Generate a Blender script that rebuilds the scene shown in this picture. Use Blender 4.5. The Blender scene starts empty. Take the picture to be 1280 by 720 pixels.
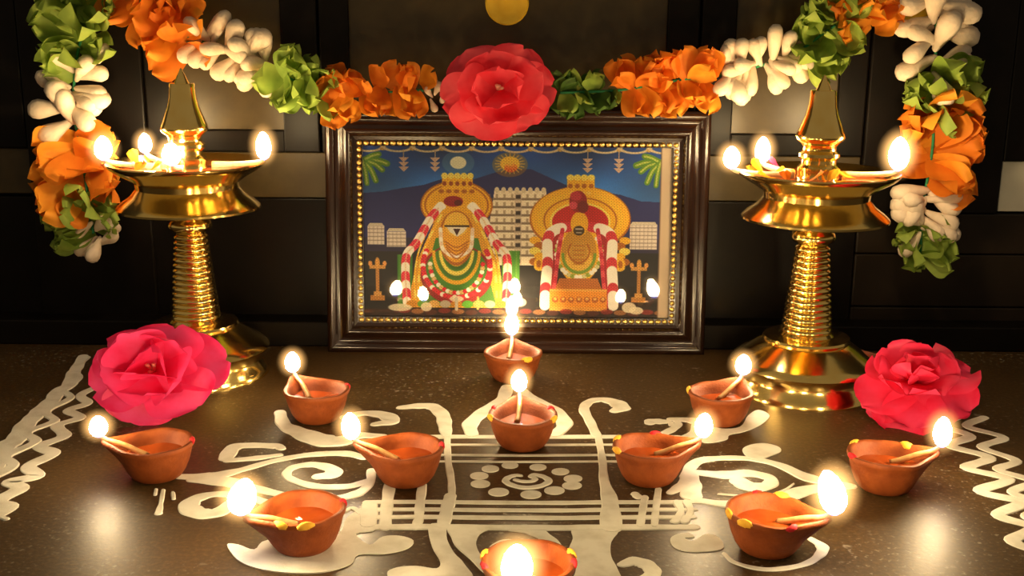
import bpy, bmesh, math, random
import numpy as np
from mathutils import Vector, Matrix

# ------------------------------------------------------------------ camera, world, exposure
scene = bpy.context.scene
COL = scene.collection
H = 0.38                      # eye height above the floor
FPX = 1400.0                  # focal length for a 1280 px wide frame
PITCH = math.radians(13.65)
ROLL = math.radians(0.45)
FW = Vector((0, math.cos(PITCH), -math.sin(PITCH)))
UPV = Vector((0, math.sin(PITCH), math.cos(PITCH)))
RT = Vector((1, 0, 0))
RT2 = RT * math.cos(ROLL) + UPV * math.sin(ROLL)
UP2 = UPV * math.cos(ROLL) - RT * math.sin(ROLL)
cam_d = bpy.data.cameras.new('camera')
cam = bpy.data.objects.new('camera', cam_d)
COL.objects.link(cam)
m = Matrix.Identity(4)
for r in range(3):
    m[r][0] = RT2[r]; m[r][1] = UP2[r]; m[r][2] = -FW[r]
m[2][3] = H
cam.matrix_world = m
cam_d.sensor_width = 36.0
cam_d.lens = FPX / 1280 * 36.0
cam_d.clip_start = 0.01
scene.camera = cam

w = bpy.data.worlds.new('world'); scene.world = w; w.use_nodes = True
w.node_tree.nodes['Background'].inputs[0].default_value = (1.0, 0.78, 0.50, 1)
w.node_tree.nodes['Background'].inputs[1].default_value = 0.075
vs = scene.view_settings
vs.view_transform = 'Standard'; vs.look = 'None'; vs.gamma = 1.0; vs.exposure = 1.55
vs.use_curve_mapping = False
FLAME = 68.0                  # radiance of the flames

# ------------------------------------------------------------------ helpers
def ray(px, py):
    return FW + RT2 * ((px - 640) / FPX) - UP2 * ((py - 360) / FPX)
def G(px, py, z=0.0):                       # point of the floor (or of a level z)
    d = ray(px, py); t = (z - H) / d.z
    return Vector((0, 0, H)) + d * t
def W(px, py, Y):                           # point of the upright plane at depth Y
    d = ray(px, py); t = Y / d.y
    return Vector((0, 0, H)) + d * t

def new_obj(name, data, parent=None):
    o = bpy.data.objects.new(name, data); COL.objects.link(o)
    if parent is not None: o.parent = parent
    return o
def mesh(name, verts, faces, mat, smooth=True, angle=None):
    me = bpy.data.meshes.new(name)
    me.from_pydata([tuple(v) for v in verts], [], faces)
    if smooth:
        me.polygons.foreach_set('use_smooth', [True] * len(me.polygons))
        if angle: me.set_sharp_from_angle(angle=math.radians(angle))
    if mat: me.materials.append(mat)
    me.update()
    return me
def tag(o, label, cat, group=None):
    o['label'] = label; o['category'] = cat
    if group: o['group'] = group
    return o
def empty(name, loc=(0, 0, 0), rot=(0, 0, 0)):
    e = new_obj(name, None); e.location = loc; e.rotation_euler = rot
    e.empty_display_size = 0.02
    return e
def structure(o): o['kind'] = 'structure'; return o

def box_data(x0, x1, y0, y1, z0, z1):
    v = [(x0,y0,z0),(x1,y0,z0),(x1,y1,z0),(x0,y1,z0),(x0,y0,z1),(x1,y0,z1),(x1,y1,z1),(x0,y1,z1)]
    f = [(0,3,2,1),(4,5,6,7),(0,1,5,4),(1,2,6,5),(2,3,7,6),(3,0,4,7)]
    return v, f
def box(name, b, mat, parent=None, bevel=0.0):
    bm = bmesh.new()
    v, f = box_data(*b)
    vv = [bm.verts.new(p) for p in v]
    for q in f: bm.faces.new([vv[i] for i in q])
    if bevel: bmesh.ops.bevel(bm, geom=bm.edges[:], offset=bevel, segments=2, affect='EDGES', profile=0.5)
    me = bpy.data.meshes.new(name); bm.to_mesh(me); bm.free()
    me.materials.append(mat)
    return new_obj(name, me, parent)
def lathe(name, prof, mat, segs=56, angle=40, axis='Z'):
    verts, faces = [], []
    n = len(prof)
    for r, z in prof:
        for k in range(segs):
            a = 2 * math.pi * k / segs
            verts.append((max(r, 1e-5) * math.cos(a), max(r, 1e-5) * math.sin(a), z))
    for i in range(n - 1):
        for k in range(segs):
            k2 = (k + 1) % segs
            faces.append((i*segs+k, i*segs+k2, (i+1)*segs+k2, (i+1)*segs+k))
    faces.append(tuple(reversed(range(segs))))
    faces.append(tuple((n-1)*segs + k for k in range(segs)))
    return mesh(name, verts, faces, mat, True, angle)
def catmull(pts, n=8, closed=False):
    P = [Vector(p) for p in pts]; out = []
    L = len(P)
    rng = range(L if closed else L - 1)
    for i in rng:
        if closed:
            p0, p1, p2, p3 = P[(i-1) % L], P[i], P[(i+1) % L], P[(i+2) % L]
        else:
            p0 = P[i-1] if i > 0 else P[0]*2 - P[1]
            p1, p2 = P[i], P[i+1]
            p3 = P[i+2] if i + 2 < L else P[-1]*2 - P[-2]
        for k in range(n):
            t = k / n
            out.append(0.5*((2*p1) + (p2-p0)*t + (2*p0-5*p1+4*p2-p3)*t*t + (3*p1-p0-3*p2+p3)*t**3))
    if not closed: out.append(P[-1].copy())
    return out
def tube(name, pts, rad, mat, segs=8, smooth_n=6):
    P = catmull(pts, smooth_n); N = len(P)
    R = rad if callable(rad) else (lambda t: rad)
    verts, faces = [], []
    ref = Vector((0.13, 0.31, 1.0))
    for i, p in enumerate(P):
        t = (P[min(i+1, N-1)] - P[max(i-1, 0)]).normalized()
        a = t.cross(ref)
        if a.length < 1e-4: a = t.cross(Vector((1, 0, 0)))
        a.normalize(); b = t.cross(a).normalized()
        rr = R(i / (N - 1))
        for k in range(segs):
            q = 2*math.pi*k/segs
            verts.append(p + (a*math.cos(q) + b*math.sin(q))*rr)
    for i in range(N-1):
        for k in range(segs):
            k2 = (k+1) % segs
            faces.append((i*segs+k, i*segs+k2, (i+1)*segs+k2, (i+1)*segs+k))
    faces.append(tuple(reversed(range(segs)))); faces.append(tuple((N-1)*segs+k for k in range(segs)))
    return mesh(name, verts, faces, mat)

# ------------------------------------------------------------------ materials
def mat_base(name):
    mt = bpy.data.materials.new(name); mt.use_nodes = True
    nt = mt.node_tree
    return mt, nt, nt.nodes['Principled BSDF'], nt.nodes['Material Output']
def noise_node(nt, scale, detail=4, coord='Object', rough=0.55):
    tc = nt.nodes.new('ShaderNodeTexCoord'); n = nt.nodes.new('ShaderNodeTexNoise')
    n.inputs['Scale'].default_value = scale; n.inputs['Detail'].default_value = detail
    n.inputs['Roughness'].default_value = rough
    nt.links.new(tc.outputs[coord], n.inputs['Vector'])
    return n
def ramp(nt, src, stops):
    r = nt.nodes.new('ShaderNodeValToRGB')
    el = r.color_ramp.elements
    while len(el) < len(stops): el.new(0.5)
    for e, (p, c) in zip(el, stops):
        e.position = p; e.color = tuple(c) + (1,) if len(c) == 3 else c
    nt.links.new(src, r.inputs[0])
    return r
def simple(name, c1, c2=None, rough=0.5, metal=0.0, scale=40, bump=0.0, bscale=None, coord='Object', spec=0.5, sheen=0):
    mt, nt, b, out = mat_base(name)
    b.inputs['Roughness'].default_value = rough; b.inputs['Metallic'].default_value = metal
    b.inputs['Specular IOR Level'].default_value = spec
    n = noise_node(nt, scale, coord=coord)
    r = ramp(nt, n.outputs[0], [(0.3, c1), (0.7, c2 or c1)])
    nt.links.new(r.outputs[0], b.inputs['Base Color'])
    if bump:
        n2 = noise_node(nt, bscale or scale*3, coord=coord)
        bp = nt.nodes.new('ShaderNodeBump'); bp.inputs['Strength'].default_value = bump
        bp.inputs['Distance'].default_value = 0.002
        nt.links.new(n2.outputs[0], bp.inputs['Height']); nt.links.new(bp.outputs[0], b.inputs['Normal'])
    return mt
def petal_mat(name, c1, c2, trans=0.35, scale=30, rough=0.5, gloss=0.06, coord='Object'):
    mt, nt, b, out = mat_base(name)
    n = noise_node(nt, scale, coord=coord)
    r = ramp(nt, n.outputs[0], [(0.3, c1), (0.7, c2)])
    nt.links.new(r.outputs[0], b.inputs['Base Color'])
    b.inputs['Roughness'].default_value = rough; b.inputs['Specular IOR Level'].default_value = 0.3
    tr = nt.nodes.new('ShaderNodeBsdfTranslucent'); nt.links.new(r.outputs[0], tr.inputs[0])
    mx = nt.nodes.new('ShaderNodeMixShader'); mx.inputs[0].default_value = trans
    nt.links.new(b.outputs[0], mx.inputs[1]); nt.links.new(tr.outputs[0], mx.inputs[2])
    nt.links.new(mx.outputs[0], out.inputs[0])
    return mt

M = {}
M['brass'] = simple('polished_brass', (0.88, 0.60, 0.17), (0.93, 0.69, 0.24), 0.15, 1.0, 60, 0.06, 90)
M['gold'] = simple('gilt', (0.85, 0.60, 0.16), (0.95, 0.70, 0.25), 0.3, 1.0, 60)
M['knob'] = simple('yellow_gilt', (0.80, 0.48, 0.03), (0.90, 0.58, 0.05), 0.25, 0.35, 60)
M['clay'] = simple('fired_clay', (0.21, 0.042, 0.007), (0.31, 0.072, 0.013), 0.62, 0, 90, 0.25, 400, spec=0.3)
M['oil'] = simple('lamp_oil', (0.28, 0.045, 0.007), (0.36, 0.065, 0.011), 0.04, 0, 60, spec=0.6)
M['wick'] = simple('cotton_wick', (0.70, 0.50, 0.26), (0.85, 0.68, 0.42), 0.85, 0, 200)
M['oily_wick'] = simple('oil_soaked_wick', (0.46, 0.24, 0.08), (0.62, 0.38, 0.16), 0.4, 0, 200)
M['char'] = simple('charred_wick', (0.02, 0.015, 0.012), (0.05, 0.03, 0.02), 0.9, 0, 200)
M['black'] = simple('black_lacquer', (0.004, 0.003, 0.0025), (0.007, 0.005, 0.004), 0.38, 0, 20, spec=0.12)
M['dark_wood'] = simple('dark_drawer_wood', (0.010, 0.007, 0.0045), (0.018, 0.012, 0.008), 0.38, 0, 14, spec=0.2)
M['tan'] = simple('tan_laminate', (0.040, 0.027, 0.009), (0.056, 0.038, 0.013), 0.34, 0, 50, spec=0.4)
M['pale'] = simple('pale_panel', (0.50, 0.48, 0.40), (0.56, 0.54, 0.45), 0.6, 0, 30)
M['frame'] = simple('dark_brown_frame_wood', (0.012, 0.0045, 0.0025), (0.022, 0.008, 0.004), 0.22, 0, 25, spec=0.5)
M['mount'] = simple('cream_mount', (0.72, 0.62, 0.50), (0.78, 0.68, 0.55), 0.7, 0, 40)
M['rose'] = petal_mat('rose_petal', (0.90, 0.009, 0.13), (0.95, 0.09, 0.33), 0.35, 26)
M['rose2'] = petal_mat('crimson_petal', (0.86, 0.008, 0.06), (0.95, 0.07, 0.20), 0.35, 30)
M['coral'] = petal_mat('coral_petal', (0.86, 0.018, 0.05), (0.95, 0.11, 0.16), 0.35, 26)
M['stamen'] = petal_mat('pale_stamen', (0.95, 0.45, 0.35), (0.95, 0.60, 0.45), 0.3)
M['orange'] = petal_mat('orange_cloth', (0.66, 0.15, 0.008), (0.78, 0.25, 0.02), 0.35, 40, 0.65)
M['amber'] = petal_mat('amber_cloth', (0.72, 0.24, 0.012), (0.82, 0.34, 0.03), 0.35, 40, 0.65)
M['yellow'] = petal_mat('yellow_petal', (0.90, 0.48, 0.02), (0.98, 0.62, 0.06), 0.3, 60, 0.6)
M['leaf'] = petal_mat('green_cloth', (0.17, 0.29, 0.035), (0.36, 0.46, 0.09), 0.35, 30, 0.6)
M['leaf_dark'] = petal_mat('dark_green_cloth', (0.04, 0.10, 0.015), (0.09, 0.17, 0.03), 0.25, 30, 0.6)
M['bud'] = simple('cream_bud', (0.60, 0.49, 0.37), (0.72, 0.60, 0.47), 0.8, 0, 60, 0.3, 300, spec=0.2)
M['string'] = simple('green_thread', (0.01, 0.14, 0.05), (0.02, 0.22, 0.08), 0.8, 0, 300)
M['red_dot'] = simple('vermilion', (0.55, 0.005, 0.01), (0.70, 0.01, 0.02), 0.8, 0, 200)
M['turmeric'] = simple('turmeric', (0.85, 0.40, 0.02), (0.95, 0.55, 0.05), 0.8, 0, 200)
M['stick'] = simple('dusky_pink_stalk', (0.40, 0.12, 0.07), (0.55, 0.20, 0.12), 0.7, 0, 100)

def flame_mat():
    mt, nt, b, out = mat_base('flame')
    nt.nodes.remove(b)
    tc = nt.nodes.new('ShaderNodeTexCoord'); sp = nt.nodes.new('ShaderNodeSeparateXYZ')
    nt.links.new(tc.outputs['Generated'], sp.inputs[0])
    c = ramp(nt, sp.outputs['Z'], [(0.0, (0.12, 0.16, 1.0)), (0.10, (0.35, 0.35, 0.9)), (0.24, (1, 0.74, 0.38)), (1.0, (1, 0.70, 0.32))])
    s = ramp(nt, sp.outputs['Z'], [(0.0, (0.012,)*3), (0.10, (0.03,)*3), (0.26, (0.8,)*3), (0.5, (1,)*3)])
    mu = nt.nodes.new('ShaderNodeMath'); mu.operation = 'MULTIPLY'; mu.inputs[1].default_value = FLAME
    nt.links.new(s.outputs[0], mu.inputs[0])
    e = nt.nodes.new('ShaderNodeEmission')
    nt.links.new(c.outputs[0], e.inputs[0]); nt.links.new(mu.outputs[0], e.inputs[1])
    nt.links.new(e.outputs[0], out.inputs[0])
    return mt
M['flame'] = flame_mat()
def halo_mat():  # glow halo around a flame, added as an emissive volume fading outwards
    mt, nt, b, out = mat_base('flame_halo')
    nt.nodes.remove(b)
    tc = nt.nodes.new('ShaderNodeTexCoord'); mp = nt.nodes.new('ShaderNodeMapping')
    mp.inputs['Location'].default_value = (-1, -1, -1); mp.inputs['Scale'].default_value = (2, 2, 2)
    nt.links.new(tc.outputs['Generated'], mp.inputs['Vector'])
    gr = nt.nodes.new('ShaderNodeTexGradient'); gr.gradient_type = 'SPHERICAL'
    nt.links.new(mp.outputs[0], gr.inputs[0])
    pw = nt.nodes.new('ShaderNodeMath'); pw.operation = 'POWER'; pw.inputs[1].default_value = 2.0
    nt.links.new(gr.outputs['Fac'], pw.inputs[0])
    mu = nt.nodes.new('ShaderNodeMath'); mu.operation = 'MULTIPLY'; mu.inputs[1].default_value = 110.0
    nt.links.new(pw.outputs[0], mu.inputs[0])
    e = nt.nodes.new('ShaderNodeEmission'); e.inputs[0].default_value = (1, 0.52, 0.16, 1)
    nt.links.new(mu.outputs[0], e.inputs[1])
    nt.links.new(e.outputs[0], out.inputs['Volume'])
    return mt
M['halo'] = halo_mat()

def glass_mat():
    mt, nt, b, out = mat_base('picture_glass')
    nt.nodes.remove(b)
    fr = nt.nodes.new('ShaderNodeFresnel'); fr.inputs[0].default_value = 1.5
    t = nt.nodes.new('ShaderNodeBsdfTransparent'); g = nt.nodes.new('ShaderNodeBsdfGlossy')
    g.inputs['Roughness'].default_value = 0.02
    mx = nt.nodes.new('ShaderNodeMixShader')
    nt.links.new(fr.outputs[0], mx.inputs[0]); nt.links.new(t.outputs[0], mx.inputs[1]); nt.links.new(g.outputs[0], mx.inputs[2])
    nt.links.new(mx.outputs[0], out.inputs[0])
    return mt
M['glass'] = glass_mat()

def floor_mat():
    mt, nt, b, out = mat_base('dusty_dark_stone')
    n1 = noise_node(nt, 3.5, 6)
    c1 = ramp(nt, n1.outputs[0], [(0.3, (0.046, 0.024, 0.007)), (0.7, (0.086, 0.047, 0.014))])
    n2 = noise_node(nt, 260, 3)
    fine = ramp(nt, n2.outputs[0], [(0.45, (0.75,)*3), (0.75, (1.5,)*3)])
    mul = nt.nodes.new('ShaderNodeMix'); mul.data_type = 'RGBA'; mul.blend_type = 'MULTIPLY'
    mul.inputs[0].default_value = 1.0
    nt.links.new(c1.outputs[0], mul.inputs[6]); nt.links.new(fine.outputs[0], mul.inputs[7])
    # specks of spilt rice flour
    n4 = noise_node(nt, 210, 2); n5 = noise_node(nt, 90, 2)
    s1 = ramp(nt, n4.outputs[0], [(0.60, (0,)*3), (0.74, (1,)*3)])
    s2 = ramp(nt, n5.outputs[0], [(0.66, (0,)*3), (0.76, (1,)*3)])
    vc = nt.nodes.new('ShaderNodeMath'); vc.operation = 'MAXIMUM'
    nt.links.new(s1.outputs[0], vc.inputs[0]); nt.links.new(s2.outputs[0], vc.inputs[1])
    n3 = noise_node(nt, 6, 4)
    msk = ramp(nt, n3.outputs[0], [(0.44, (0.03,)*3), (0.66, (0.9,)*3)])
    m2 = nt.nodes.new('ShaderNodeMath'); m2.operation = 'MULTIPLY'
    nt.links.new(vc.outputs[0], m2.inputs[0]); nt.links.new(msk.outputs[0], m2.inputs[1])
    m3 = nt.nodes.new('ShaderNodeMath'); m3.operation = 'MULTIPLY'; m3.inputs[1].default_value = 0.75
    nt.links.new(m2.outputs[0], m3.inputs[0])
    mix = nt.nodes.new('ShaderNodeMix'); mix.data_type = 'RGBA'
    nt.links.new(m3.outputs[0], mix.inputs[0]); nt.links.new(mul.outputs[2], mix.inputs[6])
    mix.inputs[7].default_value = (0.55, 0.50, 0.40, 1)
    nt.links.new(mix.outputs[2], b.inputs['Base Color'])
    b.inputs['Specular IOR Level'].default_value = 0.38
    rr = ramp(nt, n1.outputs[0], [(0.3, (0.36,)*3), (0.7, (0.50,)*3)])
    nt.links.new(rr.outputs[0], b.inputs['Roughness'])
    bp = nt.nodes.new('ShaderNodeBump'); bp.inputs['Strength'].default_value = 0.12; bp.inputs['Distance'].default_value = 0.0015
    nt.links.new(n2.outputs[0], bp.inputs['Height']); nt.links.new(bp.outputs[0], b.inputs['Normal'])
    return mt
M['floor'] = floor_mat()

def kolam_mat():
    mt, nt, b, out = mat_base('dried_rice_paste')
    n1 = noise_node(nt, 45, 5); n2 = noise_node(nt, 500, 3)
    c1 = ramp(nt, n1.outputs[0], [(0.25, (0.66, 0.62, 0.50)), (0.55, (0.86, 0.83, 0.72))])
    nt.links.new(c1.outputs[0], b.inputs['Base Color'])
    b.inputs['Roughness'].default_value = 0.85; b.inputs['Specular IOR Level'].default_value = 0.2
    bp = nt.nodes.new('ShaderNodeBump'); bp.inputs['Strength'].default_value = 0.2; bp.inputs['Distance'].default_value = 0.001
    nt.links.new(n2.outputs[0], bp.inputs['Height']); nt.links.new(bp.outputs[0], b.inputs['Normal'])
    return mt
M['kolam'] = kolam_mat()

# ------------------------------------------------------------------ floor and cupboard wall
YW = 1.298
fl = box('floor', (-2.2, 2.2, -0.6, 1.9, -0.05, 0.0), M['floor']); structure(fl)
wl = box('wall_back', (-2.2, 2.2, YW + 0.40, YW + 0.5, 0, 1.7), M['black']); structure(wl)

def wz(y): return W(640, y, YW).z
def wx(x, y=100): return W(x, y, YW).x
ZT = 0.95
xs = {k: wx(k) for k in (28, 215, 352, 399, 437, 832, 873, 918, 1050, 1240)}
cup = empty('cupboard', (0, YW, 0)); tag(cup, 'black lacquered cupboard with tan door panels behind the framed picture', 'cupboard')
def cbox(name, x0, x1, y0, y1, z0, z1, mat, bev=0.002, parent=None):
    o = box(name, (x0, x1, y0, y1, z0, z1), mat, parent or cup, bev); return o
cbox('carcass', -1.2, 1.2, 0.014, 0.39, 0.0, ZT, M['black'])
z165, z193, z248 = wz(165), wz(193), wz(250)
def door(x0, x1, sx0, sx1):
    d = cbox('door', x0, sx0, 0, 0.014, z193, ZT, M['black'])            # left stile is the door's own mesh
    cbox('stile', sx1, x1, 0, 0.014, z193, ZT, M['black'], parent=d)
    cbox('rail', sx0 - 0.001, sx1 + 0.001, 0.001, 0.014, z193, z165, M['black'], parent=d)
    cbox('rail', sx0 - 0.001, sx1 + 0.001, 0.001, 0.014, 0.82, ZT, M['black'], parent=d)
    cbox('door_panel', sx0 - 0.001, sx1 + 0.001, 0.007, 0.0135, z165 - 0.001, 0.821, M['tan'], 0, parent=d)
g = 0.0012
door(xs[399] + g, xs[873] - g, xs[437], xs[832])
door(wx(180), xs[399] - g, xs[215], xs[352])
door(xs[873] + g, wx(1085), xs[918], xs[1050])
cbox('pilaster', xs[28], wx(180) - 0.001, -0.004, 0.014, 0.0, ZT, M['black'])
cbox('pilaster', wx(1085) + 0.001, wx(1250, 220), -0.004, 0.014, wz(262), ZT, M['black'])
cbox('pilaster', -1.2, xs[28] - 0.001, -0.002, 0.014, wz(190), ZT, M['black'])
cbox('pilaster', wx(1250, 220) + 0.001, 1.2, -0.002, 0.014, wz(197), ZT, M['black'])
cbox('plinth', wx(180), wx(1085), 0.004, 0.0135, z248, z193 - 0.0005, M['tan'], 0.001)
cbox('end_panel', -1.2, xs[28] - 0.001, 0.003, 0.0135, wz(247), wz(190) - 0.0005, M['tan'], 0.001)
cbox('end_panel', wx(1253, 220), 1.2, 0.003, 0.0135, wz(260), wz(197) - 0.0005, M['pale'], 0.001)
cbox('base_board', -1.2, wx(1085), 0.0, 0.0135, 0.0, z248 - 0.0005, M['black'], 0.001)
for ya, yb in ((262, 313), (313, 379), (379, 432)):
    z1, z0 = wz(ya) - 0.0007, max(wz(yb) + 0.0007, 0.0)
    cbox('drawer', wx(1085) + 0.001, 1.2, -0.003, 0.0135, z0, z1, M['dark_wood'], 0.0015)

cbox('skirting', -1.2, 1.2, -0.034, 0.0, 0.0, 0.030, M['black'], 0.002)
# round gilt knobs on the cupboard
kp = [(0.0, 0.0), (0.006, 0.0), (0.006, 0.010), (0.016, 0.013), (0.0225, 0.017), (0.024, 0.021), (0.0225, 0.0235), (0.0205, 0.0228),
      (0.0165, 0.0195), (0.010, 0.0175), (0.0, 0.017)]
kme = lathe('knob', kp, M['knob'], 40, 50)
for px, py in ((141, 4), (634, 4), (1131, 5)):
    p = W(px, py, YW - 0.004)
    k = new_obj('knob', kme, cup); k.location = p - cup.location; k.rotation_euler = (math.pi/2, 0, 0)

# ------------------------------------------------------------------ framed picture
FWID, FHEI = 0.436, 0.2790
fc = G(645, 443)
fr = empty('picture_frame', (fc.x, fc.y, 0), (math.radians(-5.6), 0, 0))
tag(fr, 'dark brown framed devotional print with gold beaded border', 'picture')
prof = [(0, 0.021), (0, 0.005), (0.002, 0.0025), (0.0055, 0.002), (0.0085, 0.0035), (0.0105, 0.0065), (0.014, 0.007), (0.018, 0.005),
        (0.0215, 0.001), (0.024, 0.0), (0.0265, 0.001), (0.029, 0.0045), (0.0305, 0.0085), (0.0345, 0.0095), (0.0345, 0.021)]
def rail(horizontal, first):
    L = FWID if horizontal else FHEI
    v, f = [], []
    n = len(prof)
    for end in (0, 1):
        for d, y in prof:
            a = -L/2 + d if end == 0 else L/2 - d
            if horizontal:
                v.append((a, y, d if first else FHEI - d))
            else:
                v.append((-FWID/2 + d if first else FWID/2 - d, y, FHEI/2 + a))
    for i in range(n):
        j = (i+1) % n
        f.append((i, j, n+j, n+i))
    f.append(tuple(range(n))); f.append(tuple(reversed(range(n, 2*n))))
    me = mesh('frame_rail', v, f, M['frame'], True, 50)
    bm = bmesh.new(); bm.from_mesh(me); bmesh.ops.recalc_face_normals(bm, faces=bm.faces[:]); bm.to_mesh(me); bm.free()
    return new_obj('frame_rail', me, fr)
for hz in (True, False):
    for first in (True, False): rail(hz, first)
IN = 0.0345; BW = 0.0066
# beading
bv, bf = [], []
def bead(cx, cz, sx, sz):
    o = len(bv)
    N = 8
    for (k, s) in ((0, 1.0), (1, 0.82), (2, 0.35)):
        for i in range(N):
            a = 2*math.pi*i/N + math.pi/8
            ca, sa = math.cos(a), math.sin(a)
            q = (abs(ca)**4 + abs(sa)**4)**-0.25
            bv.append((cx + sx*s*ca*q, 0.0095 - (0, 0.0022, 0.0032)[k], cz + sz*s*sa*q))
    for k in (0, 1):
        for i in range(N):
            j = (i+1) % N
            bf.append((o+k*N+i, o+k*N+j, o+(k+1)*N+j, o+(k+1)*N+i))
    bf.append(tuple(o+2*N+i for i in range(N)))
ow, oh = FWID - 2*IN, FHEI - 2*IN
nx, nz = 48, 29
for i in range(nx):
    x = -ow/2 + (i + .5)*ow/nx
    for z in (IN + BW/2, FHEI - IN - BW/2): bead(x, z, ow/nx*0.42, BW*0.44)
for i in range(1, nz - 1):
    z = IN + (i + .5)*oh/nz
    for x in (-ow/2 + BW/2, ow/2 - BW/2): bead(x, z, BW*0.44, oh/nz*0.42)
new_obj('beading', mesh('beading', bv, bf, M['gold'], True, 60), fr)
iw, ih = ow - 2*BW, oh - 2*BW
def fslip(b, name, mat): return box(name, b, mat, fr, 0.0)
for z0, z1 in ((IN, IN + BW), (FHEI - IN - BW, FHEI - IN)): fslip((-ow/2, ow/2, 0.0093, 0.0125, z0, z1), 'bead_slip', M['frame'])
for s in (-1, 1):
    xa, xb = sorted((s*ow/2, s*(ow/2 - BW)))
    fslip((xa, xb, 0.0093, 0.0125, IN + BW, FHEI - IN - BW), 'bead_slip', M['frame'])
fslip((-ow/2, ow/2, 0.0165, 0.0205, IN, FHEI - IN), 'backing', M['mount'])
gl = fslip((-iw/2 - .001, iw/2 + .001, 0.0126, 0.0134, IN + BW - .001, FHEI - IN - BW + .001), 'glass_pane', M['glass'])

# the printed picture: colours laid shape by shape on a fine grid
X0, X1, Y0, Y1 = 455.0, 838.0, 181.0, 404.0
SS = 1.5
PW, PH = int((X1-X0)*SS), int((Y1-Y0)*SS)
gx = X0 + (np.arange(PW) + .5)/SS; gy = Y0 + (np.arange(PH) + .5)/SS
XX, YY = np.meshgrid(gx, gy)
IMG = np.zeros((PH, PW, 3))
rs = np.random.RandomState(4)
def put(mask, c, a=1.0):
    c = np.array(c, float)/255.0
    mk = np.clip(mask, 0, 1)[..., None]*a
    IMG[:] = IMG*(1-mk) + c*mk
def sm(d): return np.clip(d*1.1 + 0.5, 0, 1)
def ell(cx, cy, rx, ry, c, a=1.0):
    d = 1 - np.sqrt(((XX-cx)/rx)**2 + ((YY-cy)/ry)**2)
    put(sm(d*min(rx, ry)), c, a)
def ringe(cx, cy, rx, ry, wd, c, a=1.0, cond=None):
    d = (1 - np.sqrt(((XX-cx)/rx)**2 + ((YY-cy)/ry)**2))*min(rx, ry)
    k = sm(wd/2 - np.abs(d))
    if cond is not None: k = k*cond
    put(k, c, a)
def rect(x0, y0, x1, y1, c, a=1.0):
    put(sm(np.minimum(np.minimum(XX-x0, x1-XX), np.minimum(YY-y0, y1-YY))), c, a)
def poly(pts, c, a=1.0):
    inside = np.zeros(XX.shape, bool); n = len(pts)
    for i in range(n):
        (x1, y1), (x2, y2) = pts[i], pts[(i+1) % n]
        cond = ((y1 > YY) != (y2 > YY)) & (XX < (x2-x1)*(YY-y1)/((y2-y1) or 1e-9) + x1)
        inside ^= cond
    put(inside.astype(float), c, a)
def seg(x1, y1, x2, y2, wd, c, a=1.0):
    dx, dy = x2-x1, y2-y1; L2 = dx*dx + dy*dy or 1e-9
    t = np.clip(((XX-x1)*dx + (YY-y1)*dy)/L2, 0, 1)
    d = np.hypot(XX-(x1+t*dx), YY-(y1+t*dy))
    put(sm(wd/2 - d), c, a)
def pline(pts, wd, cols, step=None, a=1.0, n=8):
    P = catmull([(p[0], p[1], 0) for p in pts], n)
    if step is None:
        for p, q in zip(P[:-1], P[1:]): seg(p.x, p.y, q.x, q.y, wd, cols[0], a)
        return
    acc, k = 0.0, 0
    for p, q in zip(P[:-1], P[1:]):
        seg(p.x, p.y, q.x, q.y, wd, cols[k % len(cols)], a)
        acc += (q - p).length
        if acc > step: acc = 0; k += 1
GOLD, DGOLD, LGOLD = (248, 184, 34), (176, 100, 16), (255, 226, 100)
RED, DRED, WHT, GRN, DGRN = (226, 24, 50), (150, 10, 20), (255, 250, 240), (80, 160, 40), (30, 80, 22)
# sky
t = np.clip((YY - 181)/60, 0, 1)[..., None]
IMG[:] = np.array([10, 62, 150])/255*(1-t) + np.array([52, 130, 225])/255*t
IMG *= (0.9 + 0.2*np.sin(XX*0.035 + 1.0)*np.sin(YY*0.06))[..., None]
mount_line = [(455, 242), (480, 240), (505, 235), (530, 231), (556, 222), (590, 224), (620, 214), (640, 209), (664, 210), (690, 222), (712, 232), (740, 236), (775, 242), (800, 250), (838, 252)]
poly(mount_line + [(838, 404), (455, 404)], (26, 34, 104))
poly([(455, 300), (838, 300), (838, 404), (455, 404)], (34, 18, 40), 0.6)
rect(455, 318, 838, 404, (16, 10, 10), 0.85)
ell(573, 202, 20, 15, (120, 160, 190), 0.35); ell(573, 202, 10, 8, (232, 232, 205)); 
ell(637, 204, 22, 16, (200, 140, 40), 0.45); ell(637, 203, 12, 9.5, (250, 200, 60)); ell(638, 208, 8, 6, (224, 80, 24))
for k in range(20):
    an = 2*math.pi*k/20; seg(637, 203, 637+18*math.cos(an), 203+13*math.sin(an), 1.3, (248, 200, 70), .7)
# small shrines
for (x0, y0, x1, y1) in ((460, 285, 481, 309), (484, 292, 508, 312), (787, 281, 821, 313)):
    rect(x0, y0, x1, y1, (226, 214, 206))
    for k in range(int((y1-y0)/5)): rect(x0, y0+5*k+3, x1, y0+5*k+4.2, (120, 105, 100), .7)
    for k in range(int((x1-x0)/5)): rect(x0+5*k+2, y0, x0+5*k+3, y1, (120, 105, 100), .4)
    poly([(x0, y0), (x0+3, y0-4), (x1-3, y0-4), (x1, y0)], (205, 195, 180))
# temple tower
poly([(618, 238), (682, 238), (694, 335), (604, 335)], (250, 236, 214))
for k in range(8):
    y = 247 + k*10.5
    rect(600, y, 700, y+3, (96, 76, 60), .75)
    for j in range(9):
        rect(610+j*9.5, y-5, 613+j*9.5, y, (150, 128, 100), .7)
for j in range(8): ell(621+j*8.3, 237, 3, 4, (226, 212, 186))
rect(643, 240, 652, 335, (200, 180, 160), .6)
for k in range(9): rect(644.5, 243+k*10.5, 650.5, 248+k*10.5, (50, 34, 30))
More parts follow.
